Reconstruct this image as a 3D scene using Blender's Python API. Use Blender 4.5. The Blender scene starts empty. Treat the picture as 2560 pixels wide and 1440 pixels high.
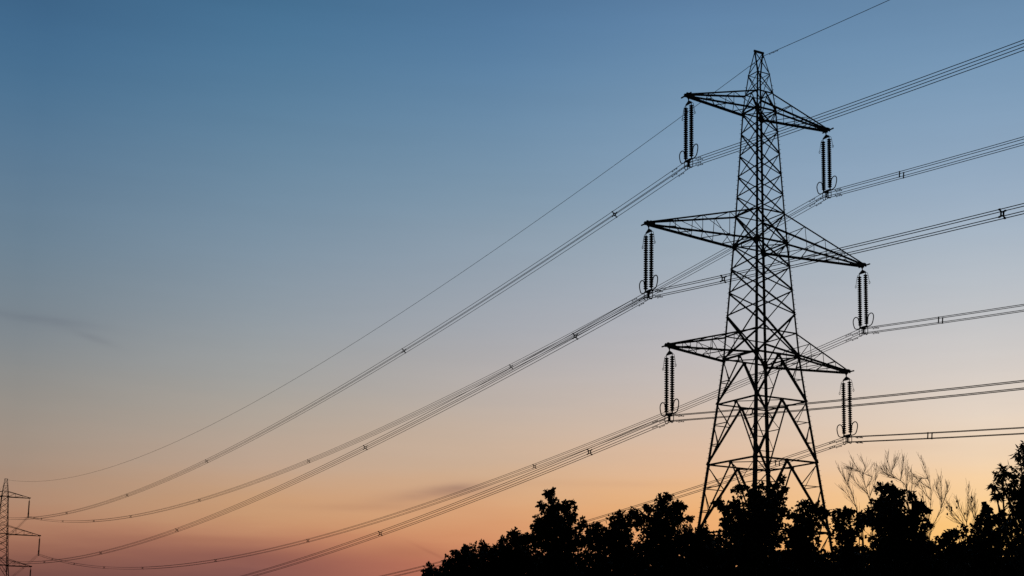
import bpy, math, random
import numpy as np
from mathutils import Vector, Matrix

scene = bpy.context.scene
col = scene.collection

# ------------------------------------------------------------------ camera
F_PX, PITCH, ROLL, CX, CY = 3659.0, 0.1580, 0.0174, 1331.7, 1094.4      # in pixels of a 2560 px wide frame
EYE = Vector((0.0, 0.0, 1.7))
cam_d = bpy.data.cameras.new("camera")
cam = bpy.data.objects.new("camera", cam_d)
col.objects.link(cam)
cam_d.sensor_width = 36.0
cam_d.lens = 36.0 * F_PX / 2560.0
cam_d.shift_x = -(CX - 1280.0) / 2560.0
cam_d.shift_y = (CY - 720.0) / 2560.0
cam_d.clip_start, cam_d.clip_end = 0.1, 20000.0
_cp, _sp, _cr, _sr = math.cos(PITCH), math.sin(PITCH), math.cos(ROLL), math.sin(ROLL)
_R0, _U0, _F0 = Vector((1, 0, 0)), Vector((0, -_sp, _cp)), Vector((0, _cp, _sp))
_R, _U = _R0 * _cr + _U0 * _sr, -_R0 * _sr + _U0 * _cr
m = Matrix((( _R.x, _U.x, -_F0.x, EYE.x), (_R.y, _U.y, -_F0.y, EYE.y), (_R.z, _U.z, -_F0.z, EYE.z), (0, 0, 0, 1)))
cam.matrix_world = m
scene.camera = cam


def ray(u, v):
    """unit view direction towards a point of the photograph"""
    dx, dy = u - CX, v - CY
    d = _R * (dx / F_PX) - _U * (dy / F_PX) + _F0
    return d.normalized()


def at(u, v, dist):
    """point in the world at horizontal distance dist seen towards (u, v)"""
    d = ray(u, v)
    return EYE + d * (dist / math.hypot(d.x, d.y))


def az_el(u, v):
    d = ray(u, v)
    return math.degrees(math.atan2(d.x, d.y)), math.degrees(math.asin(d.z))


# ------------------------------------------------------------------ colour management, world, sun
scene.view_settings.view_transform = 'Standard'
scene.view_settings.look = 'None'
scene.view_settings.exposure = 0.0
scene.view_settings.gamma = 1.0
scene.view_settings.use_curve_mapping = False
scene.cycles.use_denoising = False
scene.cycles.max_bounces = 4
scene.cycles.pixel_filter_type = 'BLACKMAN_HARRIS'
scene.cycles.filter_width = 1.5


def lin(c):
    return tuple((x / 255 / 12.92) if x / 255 <= 0.04045 else ((x / 255 + 0.055) / 1.055) ** 2.4 for x in c)


# dusk sky: colour by elevation (rows) along five azimuths (columns)
SKY_COLS = {
    60: [(0, 62, 101, 137), (200, 72, 111, 143), (400, 91, 121, 147), (600, 106, 128, 145), (740, 117, 131, 142), (870, 130, 136, 140), (1000, 147, 143, 136), (1150, 162, 141, 124),
         (1257, 173, 135, 110), (1320, 173, 126, 99), (1370, 154, 103, 84), (1440, 110, 72, 68)],
    660: [(0, 68, 111, 146), (200, 83, 122, 153), (400, 103, 134, 158), (600, 122, 144, 162), (800, 143, 153, 161), (950, 161, 160, 156), (1050, 174, 162, 149), (1150, 188, 162, 142),
          (1230, 196, 156, 122), (1290, 199, 152, 112), (1345, 184, 126, 98), (1390, 150, 98, 86), (1440, 124, 80, 76)],
    1240: [(0, 78, 117, 155), (200, 93, 130, 163), (400, 115, 144, 168), (570, 132, 153, 170), (820, 163, 167, 175), (1010, 186, 174, 164), (1145, 203, 174, 148), (1210, 209, 169, 134), (1270, 214, 162, 120),
           (1340, 210, 145, 102), (1400, 200, 126, 94), (1440, 190, 114, 90)],
    1740: [(0, 91, 127, 165), (220, 110, 144, 173), (470, 137, 160, 183), (630, 155, 170, 182), (790, 174, 177, 186), (955, 196, 186, 180), (1060, 209, 186, 167), (1150, 220, 184, 155), (1230, 231, 180, 130),
           (1290, 235, 174, 114), (1440, 226, 150, 96)],
    2440: [(0, 103, 138, 172), (230, 122, 153, 181), (460, 147, 168, 190), (650, 171, 183, 194), (880, 203, 198, 195), (1035, 226, 210, 194), (1145, 236, 207, 174), (1225, 246, 206, 158), (1300, 249, 201, 130),
           (1360, 248, 192, 108), (1440, 238, 168, 88)],
}
world = bpy.data.worlds.new("World")
scene.world = world
world.use_nodes = True
nt = world.node_tree
nt.nodes.clear()


def N(t, **kw):
    n = nt.nodes.new(t)
    for k, v in kw.items():
        setattr(n, k, v)
    return n


def link(a, b):
    nt.links.new(a, b)


def mth(op, a, b=None, clamp=False):
    n = N('ShaderNodeMath', operation=op, use_clamp=clamp)
    for i, x in enumerate((a, b)):
        if x is None:
            continue
        if isinstance(x, (int, float)):
            n.inputs[i].default_value = x
        else:
            link(x, n.inputs[i])
    return n.outputs[0]


def mixc(fac, a, b, mode='MIX'):
    n = N('ShaderNodeMix', data_type='RGBA', blend_type=mode)
    for idx, x in ((0, fac), (6, a), (7, b)):
        if isinstance(x, (int, float)):
            n.inputs[idx].default_value = x
        elif isinstance(x, tuple):
            n.inputs[idx].default_value = (*x, 1)
        else:
            link(x, n.inputs[idx])
    return n.outputs[2]


tc = N('ShaderNodeTexCoord')
sep = N('ShaderNodeSeparateXYZ')
link(tc.outputs['Generated'], sep.inputs[0])
el = mth('MULTIPLY', mth('ARCSINE', sep.outputs[2]), 180 / math.pi)
az = mth('MULTIPLY', mth('ARCTAN2', sep.outputs[0], sep.outputs[1]), 180 / math.pi)
# gentle unevenness of the air so the gradient is not perfectly smooth
mp = N('ShaderNodeMapping')
mp.inputs['Scale'].default_value = (5, 5, 34)
link(tc.outputs['Generated'], mp.inputs[0])
nz = N('ShaderNodeTexNoise')
nz.inputs['Scale'].default_value = 1.6
nz.inputs['Detail'].default_value = 4
nz.inputs['Roughness'].default_value = 0.6
link(mp.outputs[0], nz.inputs[0])
low = N('ShaderNodeMapRange', clamp=True)          # wobble only near the horizon
for i, v in ((1, 3.0), (2, 13.0), (3, 1.25), (4, 0.2)):
    low.inputs[i].default_value = v
link(el, low.inputs[0])
wob = mth('MULTIPLY', mth('SUBTRACT', nz.outputs[0], 0.5), low.outputs[0])
el_w = mth('ADD', el, wob)
E_MAX = 36.0
fac = mth('DIVIDE', el_w, E_MAX, clamp=True)
cols = []
for u in sorted(SKY_COLS):
    cr = N('ShaderNodeValToRGB')
    cr.color_ramp.interpolation = 'B_SPLINE'
    st = sorted((az_el(u, v)[1] / E_MAX, lin(c)) for v, *c in SKY_COLS[u])
    st = [(0.0, tuple(x * 0.8 for x in st[0][1]))] + st
    st.append((1.0, tuple(x * 0.55 for x in st[-1][1])))
    els = cr.color_ramp.elements
    while len(els) < len(st):
        els.new(0.5)
    for e, (p, c) in zip(els, st):
        e.position = p
    for e, (p, c) in zip(els, st):
        e.color = (*c, 1)
    link(fac, cr.inputs[0])
    cols.append((az_el(u, 800)[0], cr.outputs[0]))
skyc = cols[0][1]
for (a0, _), (a1, c1) in zip(cols[:-1], cols[1:]):
    mr = N('ShaderNodeMapRange', clamp=True, interpolation_type='LINEAR')
    for i, v in ((1, a0), (2, a1), (3, 0.0), (4, 1.0)):
        mr.inputs[i].default_value = v
    link(az, mr.inputs[0])
    skyc = mixc(mr.outputs[0], skyc, c1)


def smear(u, v, su, sv, colour, amount, tilt=0.0):
    """a faint veil of cloud at a place in the sky (half widths in degrees)"""
    global skyc
    a0, e0 = az_el(u, v)
    da = mth('SUBTRACT', az, a0)
    de = mth('SUBTRACT', mth('SUBTRACT', el, e0), mth('MULTIPLY', da, tilt))
    q = mth('ADD', mth('POWER', mth('ABSOLUTE', mth('DIVIDE', da, su)), 2.0), mth('POWER', mth('ABSOLUTE', mth('DIVIDE', de, sv)), 2.0))
    g = mth('EXPONENT', mth('MULTIPLY', q, -1.0))
    n2 = mth('MULTIPLY', mth('SUBTRACT', nz.outputs[0], 0.18), 1.5, clamp=True)
    skyc = mixc(mth('MULTIPLY', mth('MULTIPLY', g, n2), amount), skyc, colour, 'MULTIPLY')


smear(60, 792, 2.2, 0.16, (0.58, 0.56, 0.64), 0.48, -0.06)
smear(150, 812, 2.4, 0.42, (0.62, 0.60, 0.68), 0.26, -0.04)
smear(235, 846, 0.8, 0.14, (0.56, 0.55, 0.62), 0.46, -0.26)
smear(1135, 1222, 1.1, 0.20, (0.46, 0.42, 0.56), 0.85, 0.10)
smear(1075, 1238, 2.2, 0.26, (0.50, 0.45, 0.60), 0.80, 0.11)
smear(900, 1268, 3.0, 0.16, (0.72, 0.64, 0.68), 0.45, 0.02)
smear(620, 1385, 6.5, 0.42, (0.58, 0.48, 0.60), 0.60, 0.0)
smear(430, 1345, 3.5, 0.16, (0.66, 0.54, 0.60), 0.50, 0.01)
smear(1020, 1375, 1.6, 0.35, (0.60, 0.50, 0.60), 0.40, -0.08)
smear(1085, 1385, 0.9, 0.07, (0.62, 0.52, 0.60), 0.45, -0.45)
smear(1500, 1210, 4.0, 0.14, (0.80, 0.74, 0.76), 0.40, 0.0)
smear(2150, 1120, 3.0, 0.18, (0.84, 0.78, 0.78), 0.35, 0.02)
# thin uneven haze layers
mp2 = N('ShaderNodeMapping')
mp2.inputs['Scale'].default_value = (2.2, 2.2, 20)
link(tc.outputs['Generated'], mp2.inputs[0])
nz2 = N('ShaderNodeTexNoise')
nz2.inputs['Scale'].default_value = 2.6
nz2.inputs['Detail'].default_value = 7
nz2.inputs['Roughness'].default_value = 0.62
link(mp2.outputs[0], nz2.inputs[0])
hz = N('ShaderNodeMapRange', clamp=True)
for i, v in ((1, 0.3), (2, 0.7), (3, 0.984), (4, 1.016)):
    hz.inputs[i].default_value = v
link(nz2.outputs[0], hz.inputs[0])
hzc = N('ShaderNodeCombineColor')
for i in range(3):
    link(hz.outputs[0], hzc.inputs[i])
skyc = mixc(1.0, skyc, hzc.outputs[0], 'MULTIPLY')
# away from the afterglow the dusk sky is far darker
side = N('ShaderNodeMapRange', clamp=True, interpolation_type='SMOOTHSTEP')
for i, v in ((1, 24.0), (2, 75.0), (3, 1.035), (4, 0.030)):
    side.inputs[i].default_value = v
link(mth('ABSOLUTE', az), side.inputs[0])
up = N('ShaderNodeMapRange', clamp=True, interpolation_type='SMOOTHSTEP')
for i, v in ((1, 27.0), (2, 65.0), (3, 1.0), (4, 0.05)):
    up.inputs[i].default_value = v
link(el, up.inputs[0])
dim = mth('MULTIPLY', side.outputs[0], up.outputs[0])
bgn = N('ShaderNodeBackground')
link(skyc, bgn.inputs['Color'])
link(dim, bgn.inputs['Strength'])
out = N('ShaderNodeOutputWorld')
link(bgn.outputs[0], out.inputs[0])

# the sun has just gone: a last trace of warm light from the right-hand horizon
sun_d = bpy.data.lights.new("sun", 'SUN')
sun_d.energy = 0.03
sun_d.angle = math.radians(0.53)
sun_d.color = (1.0, 0.62, 0.36)
sun = bpy.data.objects.new("sun", sun_d)
col.objects.link(sun)
_sd = Vector((math.sin(math.radians(24)), math.cos(math.radians(24)), math.tan(math.radians(0.6))))
sun.rotation_euler = _sd.to_track_quat('Z', 'Y').to_euler()


# ------------------------------------------------------------------ helpers
class MB:
    """collects geometry of one mesh"""

    def __init__(self):
        self.v, self.f = [], []

    def add(self, vs, fs):
        o = len(self.v)
        self.v += [tuple(x) for x in vs]
        self.f += [tuple(i + o for i in f) for f in fs]

    def prism(self, ring_a, ring_b):
        n = len(ring_a)
        fs = [(i, (i + 1) % n, n + (i + 1) % n, n + i) for i in range(n)]
        fs += [tuple(range(n))[::-1], tuple(range(n, 2 * n))]
        self.add(list(ring_a) + list(ring_b), fs)

    def angle(self, a, b, w, n, t=None, th=None):
        """rolled steel angle from a to b: one flange along n, the other along t"""
        a, b, n = Vector(a), Vector(b), Vector(n)
        d = (b - a).normalized()
        n = (n - d * n.dot(d)).normalized()
        t = d.cross(n) if t is None else (Vector(t) - d * Vector(t).dot(d)).normalized()
        th = th or max(0.008, w * 0.11)
        p = [(0, 0), (w, 0), (w, th), (th, th), (th, w), (0, w)]
        if d.dot(t.cross(n)) < 0:
            p = p[::-1]
        self.prism([a + t * x + n * y for x, y in p], [b + t * x + n * y for x, y in p])

    def bar(self, a, b, w, h, up=(0, 0, 1)):
        a, b, up = Vector(a), Vector(b), Vector(up)
        d = (b - a).normalized()
        if abs(d.dot(up)) > 0.98:
            up = Vector((1, 0, 0))
        s = d.cross(up).normalized()
        up = s.cross(d)
        p = [(-w / 2, -h / 2), (w / 2, -h / 2), (w / 2, h / 2), (-w / 2, h / 2)]
        self.prism([a + s * x + up * y for x, y in p], [b + s * x + up * y for x, y in p])

    def tube(self, pts, r, k=6, closed=False, cap=True):
        pts = [Vector(p) for p in pts]
        n = len(pts)
        rs = r if isinstance(r, (list, tuple)) else [r] * n
        vs, fs = [], []
        s = None
        for i, p in enumerate(pts):
            if closed:
                d = (pts[(i + 1) % n] - pts[i - 1])
            else:
                d = pts[min(i + 1, n - 1)] - pts[max(i - 1, 0)]
            d = d.normalized() if d.length > 1e-9 else Vector((0, 0, 1))
            if s is None:
                s = d.orthogonal().normalized()
            s = (s - d * s.dot(d))
            s = s.normalized() if s.length > 1e-6 else d.orthogonal().normalized()
            q = d.cross(s)
            for j in range(k):
                a = 2 * math.pi * j / k
                vs.append(p + (s * math.cos(a) + q * math.sin(a)) * rs[i])
        for i in range(n if closed else n - 1):
            i2 = (i + 1) % n
            for j in range(k):
                j2 = (j + 1) % k
                fs.append((i * k + j, i * k + j2, i2 * k + j2, i2 * k + j))
        if cap and not closed:
            fs += [tuple(range(k))[::-1], tuple(range((n - 1) * k, n * k))]
        self.add(vs, fs)

    def lathe(self, prof, c, k=14):
        """profile of (radius, z) about the vertical through c"""
        c = Vector(c)
        vs, fs = [], []
        for r, z in prof:
            for j in range(k):
                a = 2 * math.pi * j / k
                vs.append(c + Vector((r * math.cos(a), r * math.sin(a), z)))
        for i in range(len(prof) - 1):
            for j in range(k):
                j2 = (j + 1) % k
                fs.append((i * k + j, i * k + j2, (i + 1) * k + j2, (i + 1) * k + j))
        self.add(vs, fs)

    def plate(self, pts, th, n):
        """flat plate from an outline"""
        n = Vector(n).normalized() * th / 2
        self.prism([Vector(p) - n for p in pts], [Vector(p) + n for p in pts])

    def build(self, name, mat, parent=None, smooth=False):
        me = bpy.data.meshes.new(name)
        me.from_pydata(self.v, [], self.f)
        if smooth:
            me.polygons.foreach_set('use_smooth', [True] * len(me.polygons))
        me.update()
        return link_mesh(name, me, mat, parent)


def link_mesh(name, me, mat, parent=None):
    if mat:
        me.materials.append(mat)
    o = bpy.data.objects.new(name, me)
    col.objects.link(o)
    if parent:
        o.parent = parent
    return o


def tag(o, label=None, cat=None, group=None, kind=None):
    for k, v in (('label', label), ('category', cat), ('group', group), ('kind', kind)):
        if v:
            o[k] = v
    return o


def empty(name, loc, rz=0.0):
    o = bpy.data.objects.new(name, None)
    o.empty_display_size = 0.5
    o.location = loc
    o.rotation_euler = (0, 0, rz)
    col.objects.link(o)
    return o


def copy_tree(o, parent=None):
    c = o.copy()
    col.objects.link(c)
    c.parent = parent
    for ch in list(o.children):
        copy_tree(ch, c)
    return c


# ------------------------------------------------------------------ materials
def material(name, c1, c2, scale=6.0, rough=0.7, metal=0.0, rough2=None, detail=5.0, bump=0.0, spec=0.3):
    mt = bpy.data.materials.new(name)
    mt.use_nodes = True
    t = mt.node_tree
    b = t.nodes['Principled BSDF']
    tcn = t.nodes.new('ShaderNodeTexCoord')
    no = t.nodes.new('ShaderNodeTexNoise')
    no.inputs['Scale'].default_value = scale
    no.inputs['Detail'].default_value = detail
    t.links.new(tcn.outputs['Object'], no.inputs['Vector'])
    rp = t.nodes.new('ShaderNodeValToRGB')
    rp.color_ramp.elements[0].position, rp.color_ramp.elements[1].position = 0.35, 0.68
    rp.color_ramp.elements[0].color, rp.color_ramp.elements[1].color = (*c1, 1), (*c2, 1)
    t.links.new(no.outputs[0], rp.inputs[0])
    t.links.new(rp.outputs[0], b.inputs['Base Color'])
    b.inputs['Roughness'].default_value = rough
    b.inputs['Metallic'].default_value = metal
    b.inputs['Specular IOR Level'].default_value = spec
    if bump:
        bp = t.nodes.new('ShaderNodeBump')
        bp.inputs['Strength'].default_value = bump
        t.links.new(no.outputs[0], bp.inputs['Height'])
        t.links.new(bp.outputs[0], b.inputs['Normal'])
    return mt


M_STEEL = material('weathered_galvanised_steel', (0.10, 0.10, 0.105), (0.19, 0.19, 0.19), 3.0, 0.75)
M_FIT = material('line_fittings', (0.07, 0.07, 0.075), (0.13, 0.13, 0.13), 9.0, 0.65)
M_GLAZE = material('brown_insulator_glaze', (0.035, 0.018, 0.012), (0.06, 0.03, 0.02), 12.0, 0.5)
M_WIRE = material('oxidised_aluminium_strand', (0.10, 0.10, 0.10), (0.16, 0.16, 0.16), 20.0, 0.8)
M_CONC = material('footing_concrete', (0.22, 0.21, 0.19), (0.34, 0.33, 0.30), 5.0, 0.9, bump=0.2)
M_BARK = material('bark', (0.03, 0.024, 0.018), (0.075, 0.06, 0.045), 14.0, 0.9, bump=0.3)
M_TWIG = material('bare_twig_bark', (0.03, 0.022, 0.016), (0.06, 0.042, 0.03), 20.0, 0.9)
M_LEAF = [material('sycamore_leaf', (0.028, 0.045, 0.014), (0.055, 0.08, 0.022), 2.2, 0.65),
          material('ash_leaf', (0.032, 0.052, 0.016), (0.06, 0.09, 0.028), 2.6, 0.6),
          material('hawthorn_leaf', (0.02, 0.034, 0.012), (0.042, 0.062, 0.018), 2.4, 0.7)]
M_GROUND = material('rough_pasture', (0.025, 0.036, 0.012), (0.07, 0.075, 0.032), 0.35, 0.95, detail=9.0, bump=0.4)


# ------------------------------------------------------------------ ground
T_POS, T_YAW = Vector((17.44, 110.06, 0.0)), 0.5100
FAR_POS, FAR_YAW = Vector((-152.2, 420.8, 3.39)), 0.4706


def ground_h(x, y):
    d = math.hypot(x - FAR_POS.x, y - FAR_POS.y)
    far = 1.0 - min(max((d - 20) / 240.0, 0), 1)
    far = far * far * (3 - 2 * far)
    near = min(max((math.hypot(x, y) - 8) / 30.0, 0), 1)
    k = min(1.0, max(0.0, (math.hypot(x - T_POS.x, y - T_POS.y) - 8) / 15.0))
    return 3.39 * far + 0.12 * near * k * math.sin(x * 0.21 + 1.3) * math.sin(y * 0.17)


def axis():
    a = [0.0]
    step = 4.0
    while a[-1] < 9000:
        a.append(a[-1] + step)
        if a[-1] > 160:
            step *= 1.25
    return [-x for x in a[:0:-1]] + a


gx, gy = [x - 20 for x in axis()], [y + 120 for y in axis()]
gv = [(x, y, ground_h(x, y)) for y in gy for x in gx]
nx = len(gx)
gf = [(j * nx + i, j * nx + i + 1, (j + 1) * nx + i + 1, (j + 1) * nx + i) for j in range(len(gy) - 1) for i in range(nx - 1)]
gm = MB()
gm.v, gm.f = gv, gf
tag(gm.build('ground', M_GROUND, smooth=True), kind='structure')


# ------------------------------------------------------------------ lattice pylon
TOP = 50.6
PKW = 0.417
INX = 0.24            # the insulator sets hang this far inside the arm ends
LEV = [(0.0, 4.93), (17.48, 2.968), (22.18, 2.440), (25.69, 2.086), (27.51, 1.981), (34.70, 1.512), (37.14, 1.373), (45.53, 0.954), (47.03, 0.797), (48.65, 0.615)]


def hw(z):
    for (z0, w0), (z1, w1) in zip(LEV[:-1], LEV[1:]):
        if z <= z1:
            return w0 + (z - z0) * (w1 - w0) / (z1 - z0)
    return LEV[-1][1]


def P(sx, sy, z):
    w = hw(z)
    return Vector((sx * w, sy * w, z))


ARM = {1: (45.50, 47.03, 7.04, 3), 2: (34.72, 37.14, 10.65, 4), 3: (25.68, 27.51, 8.76, 4)}   # lower z, upper z, reach, bays
CORN = [(-1, 1), (-1, -1), (1, -1), (1, 1)]
Z_A, Z_B, Z_C = 22.18, 17.48, 12.17
# nodes of the crossed panels
ZX1 = [45.53, 43.85, 42.04, 40.34, 38.71, 37.14]
ZX2 = [34.72, 32.87, 30.99, 29.14, 25.69]


def leg_w(z):
    return 0.25 if z < Z_B else 0.215 if z < Z_A else 0.18 if z < 26 else 0.155 if z < 34.9 else 0.135 if z < 45.6 else 0.095


def build_tower():
    root = empty('transmission_pylon', T_POS, T_YAW)
    # four corner legs, corner of the angle outwards, with step bolts
    for k, (sx, sy) in enumerate(CORN):
        mb = MB()
        zs = [0.25, Z_C, Z_B, Z_A, 25.69, 34.7, 37.14, 45.53, 47.03, 48.65]
        for z0, z1 in zip(zs[:-1], zs[1:]):
            mb.angle(P(sx, sy, z0), P(sx, sy, z1), leg_w((z0 + z1) / 2), (0, -sy, 0), (-sx, 0, 0))
        peak = Vector((sx * PKW, sy * 0.02, TOP))
        mb.angle(P(sx, sy, 48.65), peak, 0.085, (0, -sy, 0), (-sx, 0, 0))
        for z0 in (Z_B, 25.69, 34.7, 45.53):            # splice and gusset plates
            p = P(sx, sy, z0)
            mb.plate([p + Vector((-sx * x, 0.0 * sy, z)) for x, z in ((0.0, -.32), (.2, -.28), (.3, 0), (.2, .28), (0, .32))], 0.02, (0, 1, 0))
            mb.plate([p + Vector((0, -sy * y, z)) for y, z in ((0.0, -.32), (.2, -.28), (.3, 0), (.2, .28), (0, .32))], 0.02, (1, 0, 0))
        if k in (0, 2):
            z = 4.0
            s = 0
            while z < 48:
                p = P(sx, sy, z)
                dv = Vector((sx, 0, 0)) if s else Vector((0, sy, 0))
                mb.bar(p - dv * 0.01, p + dv * 0.13, 0.022, 0.022)
                s = 1 - s
                z += 0.38
        mb.build('leg', M_STEEL, root)
    # concrete footings
    for sx, sy in CORN:
        mb = MB()
        p = P(sx, sy, 0)
        mb.lathe([(0.0, -0.4), (0.62, -0.4), (0.62, 0.10), (0.55, 0.22), (0.36, 0.38), (0.0, 0.40)], (p.x, p.y, 0), 16)
        mb.build('footing', M_CONC, root)
    # bracing of the four faces
    for i in range(4):
        (ax, ay), (bx, by) = CORN[i], CORN[(i + 1) % 4]
        nrm = -Vector((ax + bx, ay + by, 0)).normalized()           # inwards
        mb = MB()

        def A(z): return P(ax, ay, z)

        def B(z): return P(bx, by, z)

        def mem(p, q, w, off=0.0):
            sh = nrm * (off + 0.012)
            mb.angle(p + sh, q + sh, w * 1.15, nrm)

        for zs, w in ((ZX1, 0.075), (ZX2, 0.092)):
            for k, (z0, z1) in enumerate(zip(zs[:-1], zs[1:])):
                w_ = w * (1.25 if z0 - z1 > 2.5 else 1)
                mem(A(z0), B(z1), w_, 0.0)
                mem(B(z0), A(z1), w_, w_ * 0.14)
        mem(A(37.14), B(34.72), 0.095)
        mem(B(37.14), A(34.72), 0.095, 0.014)
        mem(A(48.65), B(47.03), 0.05)
        mem(B(48.65), A(47.03), 0.05, 0.01)
        mem(A(48.65), B(48.65), 0.05, 0.02)
        for z, w in ((47.03, 0.075), (45.53, 0.10), (37.14, 0.08), (34.72, 0.11), (27.51, 0.08), (25.69, 0.115), (Z_A, 0.10), (Z_B, 0.11), (Z_C, 0.11)):
            mem(A(z), B(z), w, 0.03)
        # inverted V from the middle of the ring to the corners below
        mem((A(47.03) + B(47.03)) / 2, A(45.53), 0.075)
        mem((A(47.03) + B(47.03)) / 2, B(45.53), 0.075)
        for zt, zb, w, n in ((25.69, Z_A, 0.115, 2), (Z_A, Z_B, 0.12, 3), (Z_B, Z_C, 0.13, 3), (Z_C, 0.6, 0.14, 4)):
            ap = (A(zt) + B(zt)) / 2
            for C in (A, B):
                mem(ap, C(zb), w)
                prev = C(zt)
                for s in range(1, n):
                    t = s / n
                    lp, vp = C(zt + (zb - zt) * t), ap.lerp(C(zb), t)
                    mem(lp, vp, 0.052, 0.02)
                    mem(prev, vp, 0.052, 0.035)
                    prev = lp
            mb.plate([ap + Vector((0, 0, -.22)) + (A(zt) - B(zt)).normalized() * .16, ap + Vector((0, 0, .05)) + (A(zt) - B(zt)).normalized() * .22,
                      ap + Vector((0, 0, .05)) - (A(zt) - B(zt)).normalized() * .22, ap + Vector((0, 0, -.22)) - (A(zt) - B(zt)).normalized() * .16], 0.016, nrm)
        mb.build('face_bracing', M_STEEL, root)
    # level bracing seen from below
    for z, w in ((45.53, 0.075), (34.72, 0.08), (25.69, 0.085), (Z_A, 0.06), (Z_B, 0.065), (Z_C, 0.065)):
        mb = MB()
        if z in (Z_A, Z_B, Z_C):
            mids = [(P(*CORN[i], z) + P(*CORN[(i + 1) % 4], z)) / 2 for i in range(4)]
            for i in range(4):
                mb.angle(mids[i] + Vector((0, 0, -.03)), mids[(i + 1) % 4] + Vector((0, 0, -.03)), w, (0, 0, -1))
        else:
            mb.angle(P(-1, 1, z), P(1, -1, z), w, (0, 0, -1))
            mb.angle(P(-1, -1, z) + Vector((0, 0, .02)), P(1, 1, z) + Vector((0, 0, .02)), w, (0, 0, 1))
        mb.build('level_bracing', M_STEEL, root)
    # earth wire peak
    mb = MB()
    l, r = Vector((-PKW, 0, TOP)), Vector((PKW, 0, TOP))
    mb.bar(l + Vector((-.06, 0, 0)), r + Vector((.08, 0, 0)), 0.10, 0.17)
    for sy in (-1, 1):
        mb.angle(l + Vector((0.02, sy * .03, -.05)), P(1, sy, 48.65), 0.05, (0, -sy, 0))
        mb.angle(r + Vector((-.02, sy * .045, -.05)), P(-1, sy, 48.65), 0.05, (0, -sy, 0))
    mb.bar(r + Vector((0.02, 0, 0.0)), r + Vector((0.02, 0, -0.40)), 0.06, 0.05)
    mb.build('earth_wire_peak', M_STEEL, root)
    # six crossarms
    for lv, (zl, zu, reach, bays) in ARM.items():
        for s in (-1, 1):
            mb = MB()
            tip_l = {sy: Vector((s * (reach - 0.12), sy * 0.10, zl - 0.02)) for sy in (-1, 1)}
            tip_u = {sy: Vector((s * (reach - 0.12), sy * 0.09, zl + 0.13)) for sy in (-1, 1)}
            lo = {sy: P(s, sy, zl) for sy in (-1, 1)}
            hi = {sy: P(s, sy, zu) for sy in (-1, 1)}
            for sy in (-1, 1):
                mb.angle(lo[sy], tip_l[sy], 0.165, (0, 0, -1), (0, -sy, 0))
                mb.angle(hi[sy], tip_u[sy], 0.125, (0, 0, -1), (0, -sy, 0))
                for b in range(1, bays):
                    t = b / bays
                    lp, up_ = lo[sy].lerp(tip_l[sy], t), hi[sy].lerp(tip_u[sy], t)
                    lq = lo[sy].lerp(tip_l[sy], (b - 1) / bays)
                    yo = Vector((0, -sy * 0.03, 0))
                    mb.angle(lp + yo, up_ + yo, 0.052, (0, -sy, 0))
                    mb.angle(lq + yo * 2, up_ + yo * 2, 0.06 if b == 1 else 0.05, (0, -sy, 0))
            for b in range(0, bays):
                t0, t1 = b / bays, (b + 0.5) / bays
                t2 = (b + 1) / bays
                dz = Vector((0, 0, 0.03))
                mb.angle(lo[-1].lerp(tip_l[-1], t0) + dz, lo[1].lerp(tip_l[1], t1) + dz, 0.055, (0, 0, 1))
                if b < bays - 1:
                    mb.angle(lo[1].lerp(tip_l[1], t1) + dz, lo[-1].lerp(tip_l[-1], t2) + dz, 0.055, (0, 0, 1))
                if 0 < b:
                    mb.angle(hi[-1].lerp(tip_u[-1], t0) - dz, hi[1].lerp(tip_u[1], t0) - dz, 0.045, (0, 0, -1))
            arm = mb.build('crossarm', M_STEEL, root)
            mb = MB()                                  # end fitting: cross bar, cheek plates, hanger lug
            x = s * reach
            mb.bar((x - s * 0.02, -0.66, zl - 0.02), (x - s * 0.02, 0.66, zl - 0.02), 0.08, 0.09)
            for sy in (-1, 1):
                mb.plate([(x - s * .75, sy * .14, zl - .06), (x - s * .7, sy * .14, zl + .15), (x + s * .02, sy * .14, zl + .17), (x + s * .12, sy * .14, zl + .05), (x + s * .06, sy * .14, zl - .14)], 0.02, (0, 1, 0))
            mb.bar((x - s * INX, 0, zl + 0.05), (x - s * INX, 0, zl - 0.24), 0.18, 0.09)
            mb.bar((x - s * .1, -.1, zl + .18), (x - s * .1, .1, zl + .18), 0.05, 0.05)
            mb.build('arm_end_fitting', M_STEEL, arm)
    return root


near = build_tower()
tag(near, 'large dark lattice pylon with six crossarms rising behind the trees', 'pylon', 'lattice pylons carrying the line')
far = copy_tree(near)
far.location, far.rotation_euler = FAR_POS, (0, 0, FAR_YAW)
far['label'] = 'small distant lattice pylon cut off by the left edge'


# ------------------------------------------------------------------ insulator sets
INL = 5.49            # arm end to the middle of the bundle
QUAD = 0.205          # half spacing of the four conductors
STR = 0.36            # half distance of the two strings along the line


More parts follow.
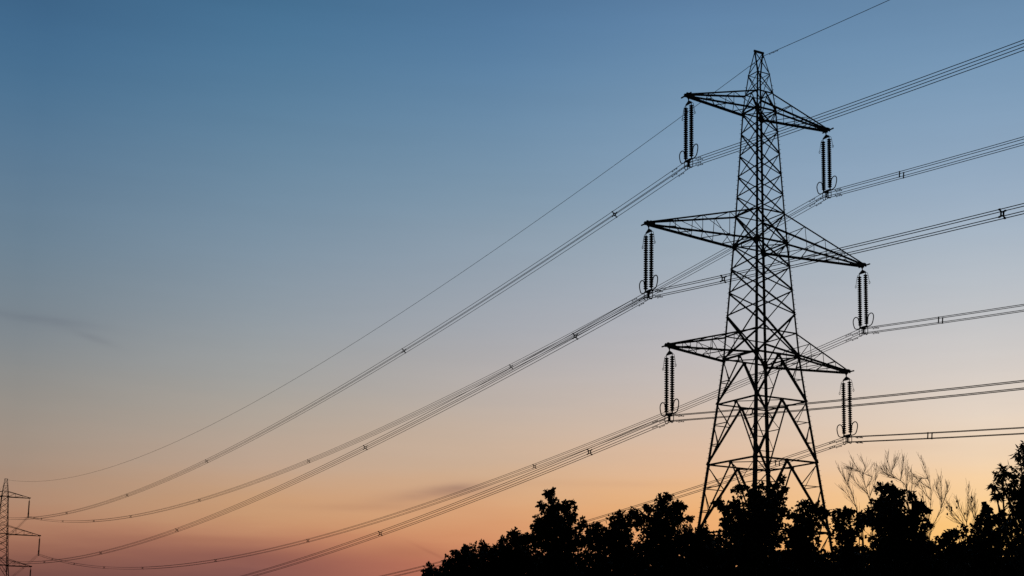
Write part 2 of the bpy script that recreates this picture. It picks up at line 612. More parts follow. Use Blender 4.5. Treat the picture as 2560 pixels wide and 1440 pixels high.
def build_insulator():
    root = empty('insulator_set', (0, 0, 0))
    mb = MB()                                               # shackle links
    mb.bar((0, 0, -0.16), (0, 0, -0.46), 0.05, 0.07)
    mb.tube([(0, 0.07 * math.cos(a), -0.25 + 0.10 * math.sin(a)) for a in np.linspace(0, 2 * math.pi, 12, endpoint=False)], 0.02, 6, True)
    mb.build('hanger', M_FIT, root)
    mb = MB()
    mb.plate([(0, -STR - .05, -0.72), (0, -STR - .04, -0.62), (0, -0.07, -0.42), (0, 0.07, -0.42), (0, STR + .04, -0.62), (0, STR + .05, -0.72)], 0.04, (1, 0, 0))
    mb.build('upper_yoke_plate', M_FIT, root)
    z0, n, pitch = -0.87, 24, 0.172
    prof1 = [(0.08, 0.0), (0.085, -0.028), (0.125, -0.042), (0.170, -0.064), (0.180, -0.085), (0.170, -0.102), (0.14, -0.108), (0.135, -0.126), (0.11, -0.122), (0.085, -0.128), (0.08, -0.145), (0.08, -pitch)]
    zend = z0 - n * pitch
    for s in (-1, 1):
        mb = MB()
        mb.tube([(0, s * STR, -0.68), (0, s * STR, z0 + .02)], 0.028, 8)
        prof = []
        for k in range(n):
            prof += [(r, z - k * pitch) for r, z in prof1]
        mb.lathe(prof, (0, s * STR, z0), 14)
        mb.tube([(0, s * STR, zend + .03), (0, s * STR, zend - 0.16)], 0.03, 8)
        mb.build('insulator_string', M_GLAZE, root, smooth=True)
        # thin upper horn with a ring at its end
        mb = MB()
        mb.tube([(0, s * (STR + .02), -0.78), (0, s * (STR + .14), -0.72), (0, s * (STR + .24), -0.80), (0, s * (STR + .33), -1.08), (0, s * (STR + .43), -1.55)], 0.018, 6)
        mb.tube([(0.0, s * (STR + .45) + 0.075 * math.sin(a), -1.65 + 0.10 * math.cos(a)) for a in np.linspace(0, 2 * math.pi, 14, endpoint=False)], 0.019, 6, True)
        mb.build('upper_arcing_horn', M_FIT, root)
    zy = zend - 0.12
    mb = MB()
    mb.plate([(0, -STR - .10, zy + .03), (0, -STR - .09, zy - .10), (0, -.16, zy - .20), (0, .16, zy - .20), (0, STR + .09, zy - .10), (0, STR + .10, zy + .03)], 0.05, (1, 0, 0))
    mb.build('lower_yoke_plate', M_FIT, root)
    for s in (-1, 1):
        mb = MB()                                           # racket shaped lower arcing ring
        pts = [(0, s * (STR + .02), zy - .05), (0, s * (STR + .10), zy + .22), (0, s * (STR + .13), zy + .50), (0, s * (STR + .22), zy + .74), (0, s * (STR + .40), zy + .85), (0, s * (STR + .58), zy + .78),
               (0, s * (STR + .66), zy + .58), (0, s * (STR + .62), zy + .30), (0, s * (STR + .52), zy + .05), (0, s * (STR + .36), zy - .06), (0, s * (STR + .16), zy - .08)]
        mb.tube(smooth_loop([Vector((x, s * (STR + .02) + (y - s * (STR + .02)) * 1.28, zy + (z - zy) * 1.1)) for x, y, z in pts]), 0.04, 7, True)
        mb.build('lower_arcing_ring', M_FIT, root)
        mb = MB()                                           # oval guard loop round the clamps
        yo = s * (STR - .02)
        pts = [(-.13, yo, zy - .10), (-.15, yo, zy - .35), (-.13, yo, zy - .62), (0, yo, zy - .74), (.13, yo, zy - .62), (.15, yo, zy - .35), (.13, yo, zy - .10), (0, yo, zy - .04)]
        mb.tube(smooth_loop(pts), 0.03, 7, True)
        mb.build('guard_loop', M_FIT, root)
    zc = -INL
    mb = MB()                                               # suspension clamps for the quad bundle
    mb.bar((0, 0, zy - .16), (0, 0, zc - QUAD - .03), 0.07, 0.10)
    for sz in (-1, 1):
        mb.bar((-QUAD, 0, zc + sz * QUAD), (QUAD, 0, zc + sz * QUAD), 0.07, 0.06)
        for sx in (-1, 1):
            mb.tube([(sx * QUAD, -.20, zc + sz * QUAD - .035), (sx * QUAD, -.10, zc + sz * QUAD), (sx * QUAD, .10, zc + sz * QUAD), (sx * QUAD, .20, zc + sz * QUAD - .035)], [.02, .045, .045, .02], 8)
    mb.build('suspension_clamp', M_FIT, root)
    return root


def smooth_loop(p, n=4):
    p = [Vector(x) for x in p]
    k = len(p)
    o = []
    for i in range(k):
        a, b, c, d = p[i - 1], p[i], p[(i + 1) % k], p[(i + 2) % k]
        for j in range(n):
            t = j / n
            o.append(0.5 * ((2 * b) + (c - a) * t + (2 * a - 5 * b + 4 * c - d) * t * t + (3 * b - a - 3 * c + d) * t ** 3))
    return o


def tower_pt(which, p):
    pos, yaw = (T_POS, T_YAW) if which == 1 else (FAR_POS, FAR_YAW)
    c, s = math.cos(yaw), math.sin(yaw)
    return Vector((pos.x + p[0] * c - p[1] * s, pos.y + p[0] * s + p[1] * c, pos.z + p[2]))


INS_LABEL = {
    (1, -1, 1): 'double insulator string hanging from the left top crossarm of the large pylon',
    (1, -1, 2): 'double insulator string hanging from the left middle and longest crossarm of the large pylon',
    (1, -1, 3): 'double insulator string hanging from the left bottom crossarm of the large pylon',
    (1, 1, 1): 'double insulator string hanging from the right top crossarm of the large pylon',
    (1, 1, 2): 'double insulator string hanging from the right middle and longest crossarm of the large pylon',
    (1, 1, 3): 'double insulator string hanging from the right bottom crossarm of the large pylon',
    (2, 1, 1): 'tiny dark insulator string under the top crossarm of the distant pylon',
    (2, 1, 2): 'tiny dark insulator string under the long middle crossarm of the distant pylon',
    (2, 1, 3): 'tiny dark insulator string under the bottom crossarm of the distant pylon',
    (2, -1, 1): 'tiny insulator string on the far side of the distant pylon, top crossarm',
    (2, -1, 2): 'tiny insulator string on the far side of the distant pylon, middle crossarm',
    (2, -1, 3): 'tiny insulator string on the far side of the distant pylon, bottom crossarm',
}
ATT = {}
ins = build_insulator()
first = True
for which in (1, 2):
    for s in (-1, 1):
        for lv in (1, 2, 3):
            zl, zu, reach, bays = ARM[lv]
            o = ins if first else copy_tree(ins)
            first = False
            top = tower_pt(which, (s * (reach - INX), 0, zl))
            yaw = T_YAW if which == 1 else FAR_YAW
            o.location = top
            o.rotation_euler = (0, 0, yaw)
            tag(o, INS_LABEL[(which, s, lv)], 'insulator', 'insulator strings on the pylons')
            ATT[(which, s, lv)] = tower_pt(which, (s * (reach - INX), 0, zl - INL))


# ------------------------------------------------------------------ conductors
R_DIR = -1.0635
R_VEC = Vector((math.cos(R_DIR), math.sin(R_DIR), 0))
SAG = {(-1, 1): 10.19, (1, 1): 9.99, (-1, 2): 9.84, (1, 2): 10.14, (-1, 3): 9.79, (1, 3): 9.53}
FAR_SPAN = (FAR_POS - T_POS).normalized()


def near_span(a, slope, curv, s):
    return Vector((a.x + R_VEC.x * s, a.y + R_VEC.y * s, a.z + slope * s + curv * s * s))


def line_path(a, b, sag, slope, curv, span_len=350.0):
    """centre line: from the near span end, over the near pylon, to the far pylon and one span beyond"""
    pts = []
    c2 = curv
    for s in [span_len * (1 - i / 60) for i in range(60)]:
        pts.append(near_span(a, slope, c2, s))
    for i in range(161):
        t = i / 160
        p = a.lerp(b, t)
        p.z -= 4 * sag * t * (1 - t)
        pts.append(p)
    d = Vector((FAR_SPAN.x, FAR_SPAN.y, 0)).normalized()
    for i in range(1, 61):
        t = i / 60
        p = b + d * (340 * t)
        p.z -= 4 * sag * t * (1 - t)
        pts.append(p)
    return pts


def lateral(pts, i):
    d = pts[min(i + 1, len(pts) - 1)] - pts[max(i - 1, 0)]
    d.z = 0
    d.normalize()
    return Vector((-d.y, d.x, 0)), d


def frame_pt(a, b, sag, slope, curv, kind, val):
    """centre, lateral and running direction at a place on the line"""
    if kind == 'span':
        f = lambda t: a.lerp(b, t) - Vector((0, 0, 4 * sag * t * (1 - t)))
        p, q = f(val), f(val + 0.002)
    elif kind == 'near':
        p, q = near_span(a, slope, curv, val + 0.3), near_span(a, slope, curv, val - 0.3)
        p, q = near_span(a, slope, curv, val), near_span(a, slope, curv, val - 0.5)
    else:
        d = Vector((FAR_SPAN.x, FAR_SPAN.y, 0)).normalized()
        f = lambda t: b + d * (340 * t) - Vector((0, 0, 4 * sag * t * (1 - t)))
        p, q = f(val), f(val + 0.002)
    run = (q - p).normalized()
    lat = Vector((-run.y, run.x, 0)).normalized()
    upv = lat.cross(run)
    if upv.z < 0:
        upv = -upv
    return p, lat, run, upv


def quad_spacer(p, lat, run, upv):
    mb = MB()
    c = [p + lat * (sx * .095) + upv * (sz * .105) for sx, sz in ((-1, -1), (1, -1), (1, 1), (-1, 1))]
    for i in range(4):
        mb.bar(c[i], c[(i + 1) % 4], 0.06, 0.075, run)
        sx, sz = ((-1, -1), (1, -1), (1, 1), (-1, 1))[i]
        e = p + lat * (sx * QUAD) + upv * (sz * QUAD)
        mb.bar(c[i], e, 0.06, 0.07, run)
        mb.tube([e - run * .07, e - run * .05, e + run * .05, e + run * .07], [.04, .055, .055, .04], 7)
    return mb


def twin_spacer(p, lat, run, upv, sx):
    mb = MB()
    e = [p + lat * (sx * QUAD) + upv * (sz * QUAD) for sz in (-1, 1)]
    mb.bar(e[0], e[1], 0.06, 0.07, run)
    for q in e:
        mb.tube([q - run * .07, q - run * .05, q + run * .05, q + run * .07], [.03, .045, .045, .03], 7)
    return mb


def damper(p, run, upv, s=1.0):
    """dumb-bell damper clipped under a wire"""
    mb = MB()
    q = p - upv * 0.085 * s
    mb.bar(p, q, 0.035 * s, 0.045 * s, run)
    mb.tube([q - run * .30 * s, q + run * .24 * s], 0.012 * s, 6)
    for a, L in ((-.34, .17), (.22, .15)):
        w = q + run * a * s
        mb.tube([w, w + run * .02 * s, w + run * (L - .02) * s, w + run * L * s], [.02 * s, .034 * s, .034 * s, .02 * s], 7)
    return mb


BUND = {
    (-1, 1): ('quad conductor bundle strung from the left top crossarm, highest bundle at left', [.030, .150, .355, .494, .644, .75, .855, .94], [52.0]),
    (-1, 2): ('quad conductor bundle strung from the left middle crossarm with a spacer before the tower', [.030, .153, .358, .499, .647, .75, .855, .94], [9.2, 34.0]),
    (-1, 3): ('quad conductor bundle strung from the left bottom crossarm, spacer seen through the tower legs', [.032, .152, .358, .499, .65, .753, .855, .94], [10.0]),
    (1, 1): ('quad conductor bundle strung from the right top crossarm, passing behind the tower body', [.153, .336, .499, .647, .75, .855, .94], []),
    (1, 2): ('quad conductor bundle strung from the right middle crossarm, twin rods near right edge', [.155, .361, .499, .652, .757, .855, .94], []),
    (1, 3): ('lowest quad conductor bundle strung from the right bottom crossarm into the treetops', [.150, .358, .499, .65, .753, .855, .94], []),
}
TWIN = {(1, 1): ([.033], [8.5]), (1, 2): ([.029], [8.5]), (1, 3): ([.025], [9.0])}

for (s, lv), (label, spans, nears) in BUND.items():
    a, b = ATT[(1, s, lv)], ATT[(2, s, lv)]
    sag = SAG[(s, lv)]
    slope, curv = -0.0985 - (0.0018 if s > 0 else 0), 0.000314
    root = empty('conductor_bundle', a)
    tag(root, label, 'power line', 'conductor bundles strung between the pylons')
    inv = Matrix.Translation(-a)
    path = line_path(a, b, sag, slope, curv)

    def put(mb, name, mat=M_FIT):
        mb.v = [tuple(Vector(v) - a) for v in mb.v]
        return mb.build(name, mat, root)

    for sx in (-1, 1):
        for sz in (-1, 1):
            pts = []
            for i, p in enumerate(path):
                lat, d = lateral(path, i)
                pts.append(p + lat * (sx * QUAD) + Vector((0, 0, sz * QUAD)))
            mb = MB()
            mb.tube(pts, 0.0245, 6)
            put(mb, 'conductor', M_WIRE)
    args = (a, b, sag, slope, curv)
    for t in spans:
        put(quad_spacer(*frame_pt(*args, 'span', t)), 'spacer')
    for d_ in nears:
        put(quad_spacer(*frame_pt(*args, 'near', d_)), 'spacer')
    for t in (.07, .3):
        put(quad_spacer(*frame_pt(*args, 'beyond', t)), 'spacer')
    if (s, lv) in TWIN:
        for kind, vals in zip(('span', 'near'), TWIN[(s, lv)]):
            for v in vals:
                for sx in (-1, 1):
                    put(twin_spacer(*frame_pt(*args, kind, v), sx), 'twin_spacer')
    for kind in ('span', 'near'):
        for sx in (-1, 1):
            for sz in (-1, 1):
                dist = 1.25 + (0.32 if sx > 0 else 0.0)
                val = dist / 354.0 if kind == 'span' else dist
                p, lat, run, upv = frame_pt(*args, kind, val)
                q = p + lat * (sx * QUAD) + Vector((0, 0, sz * QUAD))
                put(damper(q, run, upv), 'vibration_damper')

# earth wire over the very top
ea, eb = tower_pt(1, (PKW, 0, TOP - 0.25)), tower_pt(2, (PKW, 0, TOP - 0.25))
root = empty('earth_wire', ea)
tag(root, 'single thin earth wire strung over the tip of the pylon', 'earth wire')
path = line_path(ea, eb, 10.65, -0.0851, 0.000314)
mb = MB()
mb.tube([p - ea for p in path], 0.023, 6)
mb.build('wire', M_WIRE, root)
for kind, val in (('span', 1.35 / 354), ('near', 1.15), ('near', 1.6)):
    p, lat, run, upv = frame_pt(ea, eb, 10.65, -0.0851, 0.000314, kind, val)
    mb = damper(p, run, upv, 0.9)
    mb.v = [tuple(Vector(v) - ea) for v in mb.v]
    mb.build('vibration_damper', M_FIT, root)


# ------------------------------------------------------------------ trees
PX = 1.0 / F_PX
LEAF_SYC = np.array([(0, 0), (.30, -.02), (.52, .30), (.27, .46), (.30, .80), (0, 1.05), (-.30, .80), (-.27, .46), (-.52, .30), (-.30, -.02)])
LEAF_ASH = np.array([(0, 0), (.14, .28), (.15, .55), (.0, 1.1), (-.15, .55), (-.14, .28)])
LEAF_HAW = np.array([(0, 0), (.34, .30), (.30, .72), (0, 1.0), (-.30, .72), (-.34, .30)])


def leaf_mesh(name, centres, dirs, sizes, shape, rng):
    """one mesh of single leaves: each a small folded outline set on a stalk"""
    n, k = len(centres), len(shape)
    d = dirs / np.linalg.norm(dirs, axis=1)[:, None]
    ref = rng.normal(size=(n, 3))
    x = np.cross(d, ref)
    x /= np.linalg.norm(x, axis=1)[:, None]
    z = np.cross(x, d)
    sc = sizes[:, None, None]
    curl = (0.35 * np.abs(shape[:, 0]) - 0.25 * shape[:, 1] ** 2)[None, :, None]
    v = centres[:, None, :] + sc * (x[:, None, :] * shape[None, :, 0:1] + d[:, None, :] * shape[None, :, 1:2] + z[:, None, :] * curl)
    v = v.reshape(-1, 3)
    me = bpy.data.meshes.new(name)
    me.vertices.add(len(v))
    me.vertices.foreach_set('co', v.astype(np.float32).ravel())
    me.loops.add(n * k)
    me.loops.foreach_set('vertex_index', np.arange(n * k, dtype=np.int32))
    me.polygons.add(n)
    me.polygons.foreach_set('loop_start', np.arange(0, n * k, k, dtype=np.int32))
    me.update(calc_edges=True)
    return me


def limb(mb, a, b, r0, r1, rng, sag=0.08, n=6):
    a, b = Vector(a), Vector(b)
    L = (b - a).length
    off = Vector(rng.normal(size=3)) * L * 0.05
    pts = []
    for i in range(n + 1):
        t = i / n
        p = a.lerp(b, t) + off * math.sin(math.pi * t) + Vector((0, 0, -sag * L * math.sin(math.pi * t)))
        pts.append(p)
    mb.tube(pts, [r0 + (r1 - r0) * i / n for i in range(n + 1)], 6)


def leafy_tree(name, label, lobes, dist, seed, leaf=0.117, shape=LEAF_SYC, mat=0, dens=1.0, cat='tree', group=None, droop=0.5, base_u=None, sparse=()):
    """lobes: leaf masses of the crown as (across, up, radius) in photo pixels, set at their real distance"""
    rng = np.random.default_rng(seed)
    lob = []
    us = [l[0] for l in lobes]
    half = (max(us) - min(us)) / 2 * PX * dist
    for (u, v, r) in lobes:
        rm = r * PX * dist * (0.90 if r > 12 else 0.95)
        dd = dist + rng.normal() * max(0.25, half * 0.42)
        lob.append((np.array(at(u, v, dd)), rm))
    bu = base_u if base_u is not None else float(np.mean(us))
    base = at(bu, 1500, dist)
    base.z = ground_h(base.x, base.y)
    root = empty(name, base)
    tag(root, label, cat, group)
    b0 = np.array(base)
    # trunk, limbs and twigs
    mb = MB()
    zs = [c[2] for c, r in lob]
    top = Vector(np.average([c for c, r in lob], axis=0, weights=[r for c, r in lob]) - b0)
    fork = Vector((top.x * .5, top.y * .5, max(0.8, min(zs) - b0[2]) * 0.55))
    tr = 0.018 * (max(zs) - b0[2]) + 0.02
    limb(mb, (0, 0, -0.15), fork, tr, tr * .72, rng, 0.0, 6)
    limb(mb, fork, top, tr * .72, tr * .35, rng, 0.0, 6)
    mid = (fork + top) / 2
    cen, dr = [], []
    for c, r in lob:
        e = Vector(c - b0)
        st = fork.lerp(top, 0.25 + 0.6 * rng.random()) if e.z > mid.z else fork.lerp(mid, rng.random())
        limb(mb, st, e, tr * .30, 0.012, rng, 0.06, 6)
        # clumps of leaves at the twig ends, a few sprigs standing out of the crown
        n_cl = max(6, int(dens * 66 * (r / 0.5) ** 1.8))
        for _ in range(n_cl):
            q = rng.normal(size=3)
            q /= np.linalg.norm(q)
            sprig = rng.random() < 0.13
            rad = r * (rng.uniform(1.0, 1.3) if sprig else 0.30 + 0.74 * rng.random() ** 0.65)
            p = c + q * rad * np.array([1, 1.1, 1])
            if sprig or rng.random() < 0.25:
                limb(mb, e.lerp(Vector(p - b0), .15), Vector(p - b0), 0.010, 0.005, rng, 0.05, 3)
            m_ = rng.integers(3, 8) if sprig else rng.integers(6, 16)
            cr_ = min(leaf * rng.uniform(0.6, 0.9 if sprig else 1.7), r * .6)
            w = rng.normal(size=(m_, 3))
            w /= np.linalg.norm(w, axis=1)[:, None]
            cen.append(p + w * cr_ * rng.random((m_, 1)) ** 0.4)
            o = q[None, :] * 0.5 + w * 0.6 + rng.normal(size=(m_, 3)) * 0.45
            o[:, 2] -= droop
            dr.append(o)
        # inner leaves
        m_ = int(dens * 130 * (r / 0.5) ** 2)
        w = rng.normal(size=(m_, 3))
        w /= np.linalg.norm(w, axis=1)[:, None]
        cen.append(c + w * r * 0.80 * rng.random((m_, 1)) ** 0.5)
        dr.append(rng.normal(size=(m_, 3)))
    cen = np.concatenate(cen) - b0
    dr = np.concatenate(dr)
    sz = leaf * rng.uniform(0.5, 1.25, len(cen))
    mb.build('trunk', M_BARK, root, smooth=True)
    me = leaf_mesh('crown', cen, dr, sz, shape, rng)
    link_mesh('crown', me, M_LEAF[mat], root)
    return root


GT = 'leafy trees along the foot of the picture'
TREES = [
    ('tiny leafy treetop at the far left end of the tree line', 56, [(1076, 1424, 15), (1090, 1438, 17), (1068, 1440, 12), (1105, 1446, 16)], dict(leaf=.112)),
    ('low rounded tree with a single upright sprig near the left end of the tree line', 55,
     [(1166, 1366, 8), (1148, 1388, 22), (1178, 1384, 20), (1121, 1404, 12), (1130, 1426, 25), (1166, 1420, 40), (1112, 1436, 16), (1190, 1405, 22)], dict(leaf=.112)),
    ('slim low tree with a pointed top beside a rounded low tree', 54, [(1206, 1361, 8), (1222, 1380, 18), (1244, 1372, 17), (1216, 1412, 36), (1250, 1402, 25)], dict(leaf=.112)),
    ('low broad tree left of the tall twin topped sycamore', 54, [(1256, 1350, 9), (1284, 1344, 18), (1300, 1362, 24), (1266, 1372, 22), (1282, 1412, 45), (1315, 1395, 30)], dict()),
    ('tall sycamore with a narrow twin top, tallest in the left half of the trees', 50,
     [(1371, 1243, 13), (1357, 1262, 11), (1378, 1233, 8), (1384, 1270, 18), (1414, 1265, 15), (1436, 1262, 8), (1395, 1292, 34), (1362, 1306, 26), (1428, 1293, 15), (1340, 1322, 16), (1370, 1346, 48), (1420, 1342, 40), (1456, 1307, 10), (1322, 1348, 16), (1390, 1400, 60)], dict()),
    ('mid height tree with two small upright sprigs between taller sycamores', 52,
     [(1484, 1322, 18), (1500, 1346, 34), (1553, 1283, 8), (1541, 1303, 17), (1583, 1277, 10), (1575, 1302, 20), (1540, 1342, 44), (1466, 1356, 18), (1560, 1390, 50)], dict()),
    ('sycamore with a spiky top just left of the pylon foot', 50,
     [(1672, 1237, 8), (1655, 1257, 18), (1622, 1270, 11), (1682, 1272, 20), (1703, 1266, 10), (1650, 1302, 38), (1700, 1302, 19), (1727, 1296, 7), (1604, 1302, 18), (1650, 1360, 60), (1702, 1340, 22)], dict()),
    ('low bushy tree at the left leg of the pylon', 50, [(1721, 1334, 15), (1758, 1322, 14), (1745, 1352, 34), (1790, 1347, 24), (1780, 1385, 40), (1725, 1375, 30)], dict()),
    ('broad sycamore directly in front of the pylon, hiding its inner legs', 47,
     [(1794, 1253, 9), (1809, 1269, 9), (1850, 1226, 12), (1838, 1260, 16), (1886, 1232, 16), (1926, 1226, 13), (1951, 1199, 7), (1942, 1213, 6), (1964, 1221, 7), (1900, 1252, 34), (1940, 1247, 20), (1850, 1290, 38), (1920, 1290, 45), (1818, 1308, 22), (1890, 1350, 70), (1960, 1277, 12), (1850, 1380, 50)], dict()),
    ('round topped tree just inside the right leg of the pylon', 48, [(2009, 1262, 14), (2040, 1267, 15), (1990, 1290, 18), (2028, 1300, 33), (2060, 1279, 8), (2008, 1340, 38), (1984, 1328, 20), (2000, 1385, 45)], dict()),
    ('loose open tree just outside the right leg of the pylon', 49, [(2094, 1279, 14), (2120, 1287, 16), (2152, 1286, 9), (2108, 1310, 29), (2150, 1310, 17), (2096, 1338, 18), (2126, 1346, 24), (2120, 1385, 38)], dict(dens=.8)),
    ('dense tree with a flat clumpy top in front of the bare saplings', 46,
     [(2201, 1223, 13), (2228, 1219, 13), (2251, 1226, 11), (2281, 1237, 9), (2286, 1256, 8), (2226, 1255, 33), (2199, 1262, 18), (2303, 1262, 6), (2290, 1282, 14), (2315, 1276, 6), (2180, 1291, 20), (2230, 1300, 45), (2280, 1312, 28), (2318, 1302, 11), (2220, 1352, 58), (2290, 1360, 40)], dict(dens=1.05)),
    ('sparse low tree beneath the twiggy saplings at right', 47, [(2356, 1348, 17), (2400, 1338, 20), (2380, 1372, 34), (2430, 1338, 15), (2330, 1375, 28), (2378, 1326, 7), (2372, 1336, 13), (2425, 1375, 34)], dict(dens=.65, leaf=.11)),
    ('small tree with a pointed spire left of the drooping ash', 44, [(2467, 1268, 7), (2467, 1284, 11), (2461, 1306, 18), (2500, 1296, 15), (2522, 1306, 14), (2484, 1332, 34), (2440, 1322, 9), (2470, 1378, 45)], dict(dens=.95)),
]
for i, (label, dist, lobes, kw) in enumerate(TREES):
    leafy_tree('sycamore_tree', label, lobes, dist, 100 + i, group=GT, **kw)
leafy_tree('ash_tree', 'drooping ash with narrow leaflets reaching in from the right edge',
           [(2556, 1112, 12), (2549, 1134, 11), (2562, 1150, 14), (2509, 1174, 9), (2494, 1188, 11), (2528, 1184, 18), (2560, 1195, 24), (2481, 1212, 8), (2519, 1222, 24), (2555, 1236, 30), (2492, 1238, 6), (2532, 1262, 20),
            (2560, 1280, 22), (2605, 1172, 44), (2620, 1260, 62), (2530, 1318, 18), (2556, 1335, 24), (2590, 1340, 60), (2640, 1200, 60)],
           33, 301, leaf=.13, shape=LEAF_ASH, mat=1, dens=1.2, droop=0.8, group=GT, base_u=2610)

# the black undergrowth below the treetops: one long hedge
rng = np.random.default_rng(77)
hl = []
for u in range(1085, 3050, 26):
    topv = np.interp(u, [1080, 1150, 1250, 1350, 1500, 1700, 2050, 2070, 2100, 2560, 3050], [1450, 1420, 1395, 1380, 1378, 1372, 1372, 1384, 1374, 1362, 1340])
    hl.append((u, topv + 46 + rng.normal() * 7, 44))
    hl.append((u + 13, topv + 105, 52))
hedge_root = None


def hedge(lobes, dist):
    rng = np.random.default_rng(5)
    mid = at(1850, 1500, dist)
    mid.z = 0
    root = empty('hedge', mid)
    tag(root, 'long black hedge of undergrowth filling the bottom edge below the treetops', 'hedge')
    b0 = np.array(mid)
    mb = MB()
    cen, dr = [], []
    for u, v, r in lobes:
        rm = r * PX * dist
        c = np.array(at(u, v, dist + rng.normal() * 0.9))
        g = Vector((c[0] + rng.normal() * .3, c[1] + rng.normal() * .3, 0))
        limb(mb, Vector(g) - Vector(b0), Vector(c - b0), 0.05, 0.012, rng, 0.0, 5)
        n = 430
        q = rng.normal(size=(n, 3))
        q /= np.linalg.norm(q, axis=1)[:, None]
        p = c + q * (rm * rng.random((n, 1)) ** 0.45) * np.array([1, 1.2, 1])
        cen.append(p)
        dr.append(q + rng.normal(size=(n, 3)) * .6)
        # leafage down to the ground
        n = 800
        p = np.stack([c[0] + rng.normal(size=n) * .5, c[1] + rng.normal(size=n) * .7, rng.random(n) * (c[2])], 1)
        cen.append(p)
        dr.append(rng.normal(size=(n, 3)))
    cen = np.concatenate(cen) - b0
    dr = np.concatenate(dr)
    mb.build('stems', M_BARK, root)
    me = leaf_mesh('foliage', cen, dr, 0.15 * rng.uniform(.7, 1.3, len(cen)), LEAF_HAW, rng)
    link_mesh('foliage', me, M_LEAF[2], root)


hedge(hl, 56.0)


# bare saplings sticking up behind the right-hand trees
def sapling(label, stems, dist, seed, buds=0):
    rng = np.random.default_rng(seed)
    bu = float(np.mean([s[0][0] for s in stems]))
    base = at(bu, 1500, dist)
    base.z = ground_h(base.x, base.y)
    root = empty('bare_sapling', base)
    tag(root, label, 'sapling', 'bare saplings behind the right-hand trees')
    b0 = Vector(base)
    st, tw, bd = MB(), MB(), MB()
    d0, spine = dist, []
    for line in stems:
        main = line[-1] == 'm'
        pts = [p for p in line if p != 'm']
        if main:
            d0 = dist + rng.normal() * 0.4
        w = [at(u, v, d0 + rng.normal() * 0.03) - b0 for u, v in pts]
        if main:
            foot = Vector((w[0].x * .55 + rng.normal() * .1, w[0].y * .55, -0.05))
            w = [foot, foot.lerp(w[0], .45), foot.lerp(w[0], .86)] + w
        else:
            k = min(spine, key=lambda p: (p - w[0]).length)
            w = [k] + w[1:]
        # resample as a smooth curve
        P_ = []
        for i in range(len(w) - 1):
            a, b = w[max(i - 1, 0)], w[i]
            c, d = w[i + 1], w[min(i + 2, len(w) - 1)]
            for j in range(7):
                t = j / 7
                P_.append(0.5 * ((2 * b) + (c - a) * t + (2 * a - 5 * b + 4 * c - d) * t * t + (3 * b - a - 3 * c + d) * t ** 3))
        P_.append(w[-1])
        r0 = 0.026 if main else 0.013
        rr = [r0 + (0.0045 - r0) * (i / (len(P_) - 1)) ** 0.8 for i in range(len(P_))]
        (st if main else tw).tube(P_, rr, 5)
        if main:
            spine += P_[len(P_) // 4:]
        # twigs leaving at a narrow angle
        k0 = int(len(P_) * (0.35 if main else 0.1))
        for i in sorted(list(range(k0, len(P_) - 2)) * 3):
            if rng.random() < (0.72 if main else 0.66):
                d = (P_[i + 1] - P_[i]).normalized()
                side_ = Vector(rng.normal(size=3))
                side_ = (side_ - d * side_.dot(d)).normalized()
                L = rng.uniform(0.12, 0.66) * (1.0 if main else .8) * (1.15 - 0.62 * i / len(P_))
                q1 = P_[i] + d * L * .48 + side_ * L * .24
                q2 = q1 + d * L * .52 + side_ * L * .12 + Vector((0, 0, L * .10))
                tw.tube([P_[i], q1, q2], [0.0055, 0.0042, 0.003], 4)
                if rng.random() < .5:
                    s2 = Vector(rng.normal(size=3)) * 0.3
                    tw.tube([q1, q1 + (d + s2) * L * .35], [0.004, 0.0028], 4)
        if buds:
            for _ in range(buds):
                p = P_[int(len(P_) * (0.6 + 0.4 * rng.random())) - 1] + Vector(rng.normal(size=3)) * .05
                bd.lathe([(0.0, -.05), (.025, -.03), (.032, 0), (.02, .03), (0, .05)], p, 6)
    st.build('stem', M_TWIG, root)
    tw.build('twigs', M_TWIG, root)
    if bd.v:
        bd.build('withered_leaves', M_LEAF[2], root)


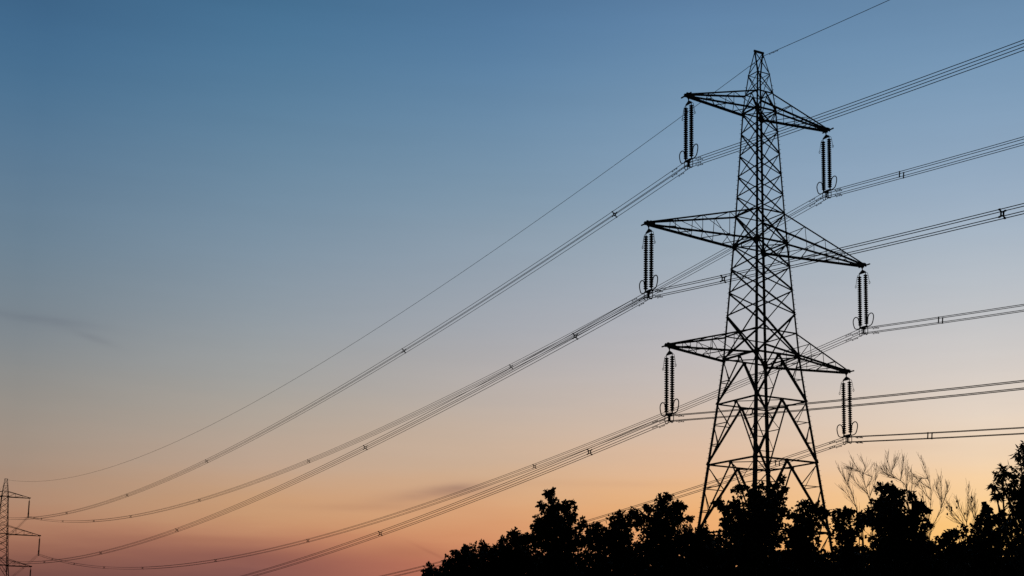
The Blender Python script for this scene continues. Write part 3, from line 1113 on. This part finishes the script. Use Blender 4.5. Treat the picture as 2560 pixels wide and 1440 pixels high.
sapling('bare many stemmed sapling between the right pylon leg and the flat topped tree', [
    [(2147, 1300), (2128, 1230), (2112, 1200), (2094, 1168), 'm'], [(2140, 1268), (2118, 1236), (2103, 1220)], [(2118, 1210), (2127, 1180), (2130, 1165)],
    [(2182, 1285), (2165, 1220), (2150, 1180), (2124, 1140), 'm'], [(2170, 1235), (2140, 1206), (2130, 1190)], [(2156, 1190), (2163, 1168), (2150, 1140)],
    [(2150, 1180), (2135, 1172), (2113, 1166)], [(2200, 1240), (2190, 1195), (2186, 1158)], [(2192, 1215), (2180, 1196), (2172, 1188)]], 53, 11)
sapling('bare sapling rising right behind the flat topped dense tree', [
    [(2270, 1260), (2262, 1212), (2235, 1192), (2222, 1165), (2217, 1128), 'm'], [(2240, 1194), (2215, 1184), (2202, 1172)], [(2252, 1200), (2257, 1168), (2260, 1140)],
    [(2226, 1215), (2220, 1190), (2208, 1160)], [(2268, 1225), (2268, 1196), (2271, 1165)], [(2232, 1180), (2236, 1160), (2240, 1142)], [(2284, 1250), (2281, 1210), (2276, 1185)]], 53, 12)
sapling('tall bare sapling with two long curved stems right of the flat topped tree', [
    [(2318, 1335), (2328, 1240), (2318, 1190), (2300, 1138), 'm'], [(2326, 1222), (2297, 1202), (2284, 1186)], [(2328, 1258), (2302, 1222), (2288, 1208)], [(2317, 1196), (2304, 1196), (2296, 1204)],
    [(2326, 1332), (2352, 1272), (2353, 1222), (2350, 1190), 'm'], [(2352, 1254), (2342, 1226), (2340, 1215)], [(2352, 1268), (2367, 1232), (2369, 1212)], [(2322, 1300), (2312, 1262), (2305, 1240)]], 52, 13)
sapling('thin upright sapling with a few withered leaves at its tip', [
    [(2414, 1340), (2420, 1262), (2421, 1210), 'm'], [(2392, 1318), (2384, 1280), (2370, 1256)], [(2396, 1306), (2399, 1270), (2395, 1250)], [(2418, 1290), (2426, 1262), (2431, 1244)], [(2404, 1320), (2380, 1290), (2372, 1262)]], 51, 14, buds=2)
sapling('shortest bare sapling, a single straight rod left of the pointed spire tree', [
    [(2436, 1335), (2438, 1290), (2438, 1258), 'm'], [(2437, 1300), (2432, 1280), (2430, 1268)]], 50, 15)
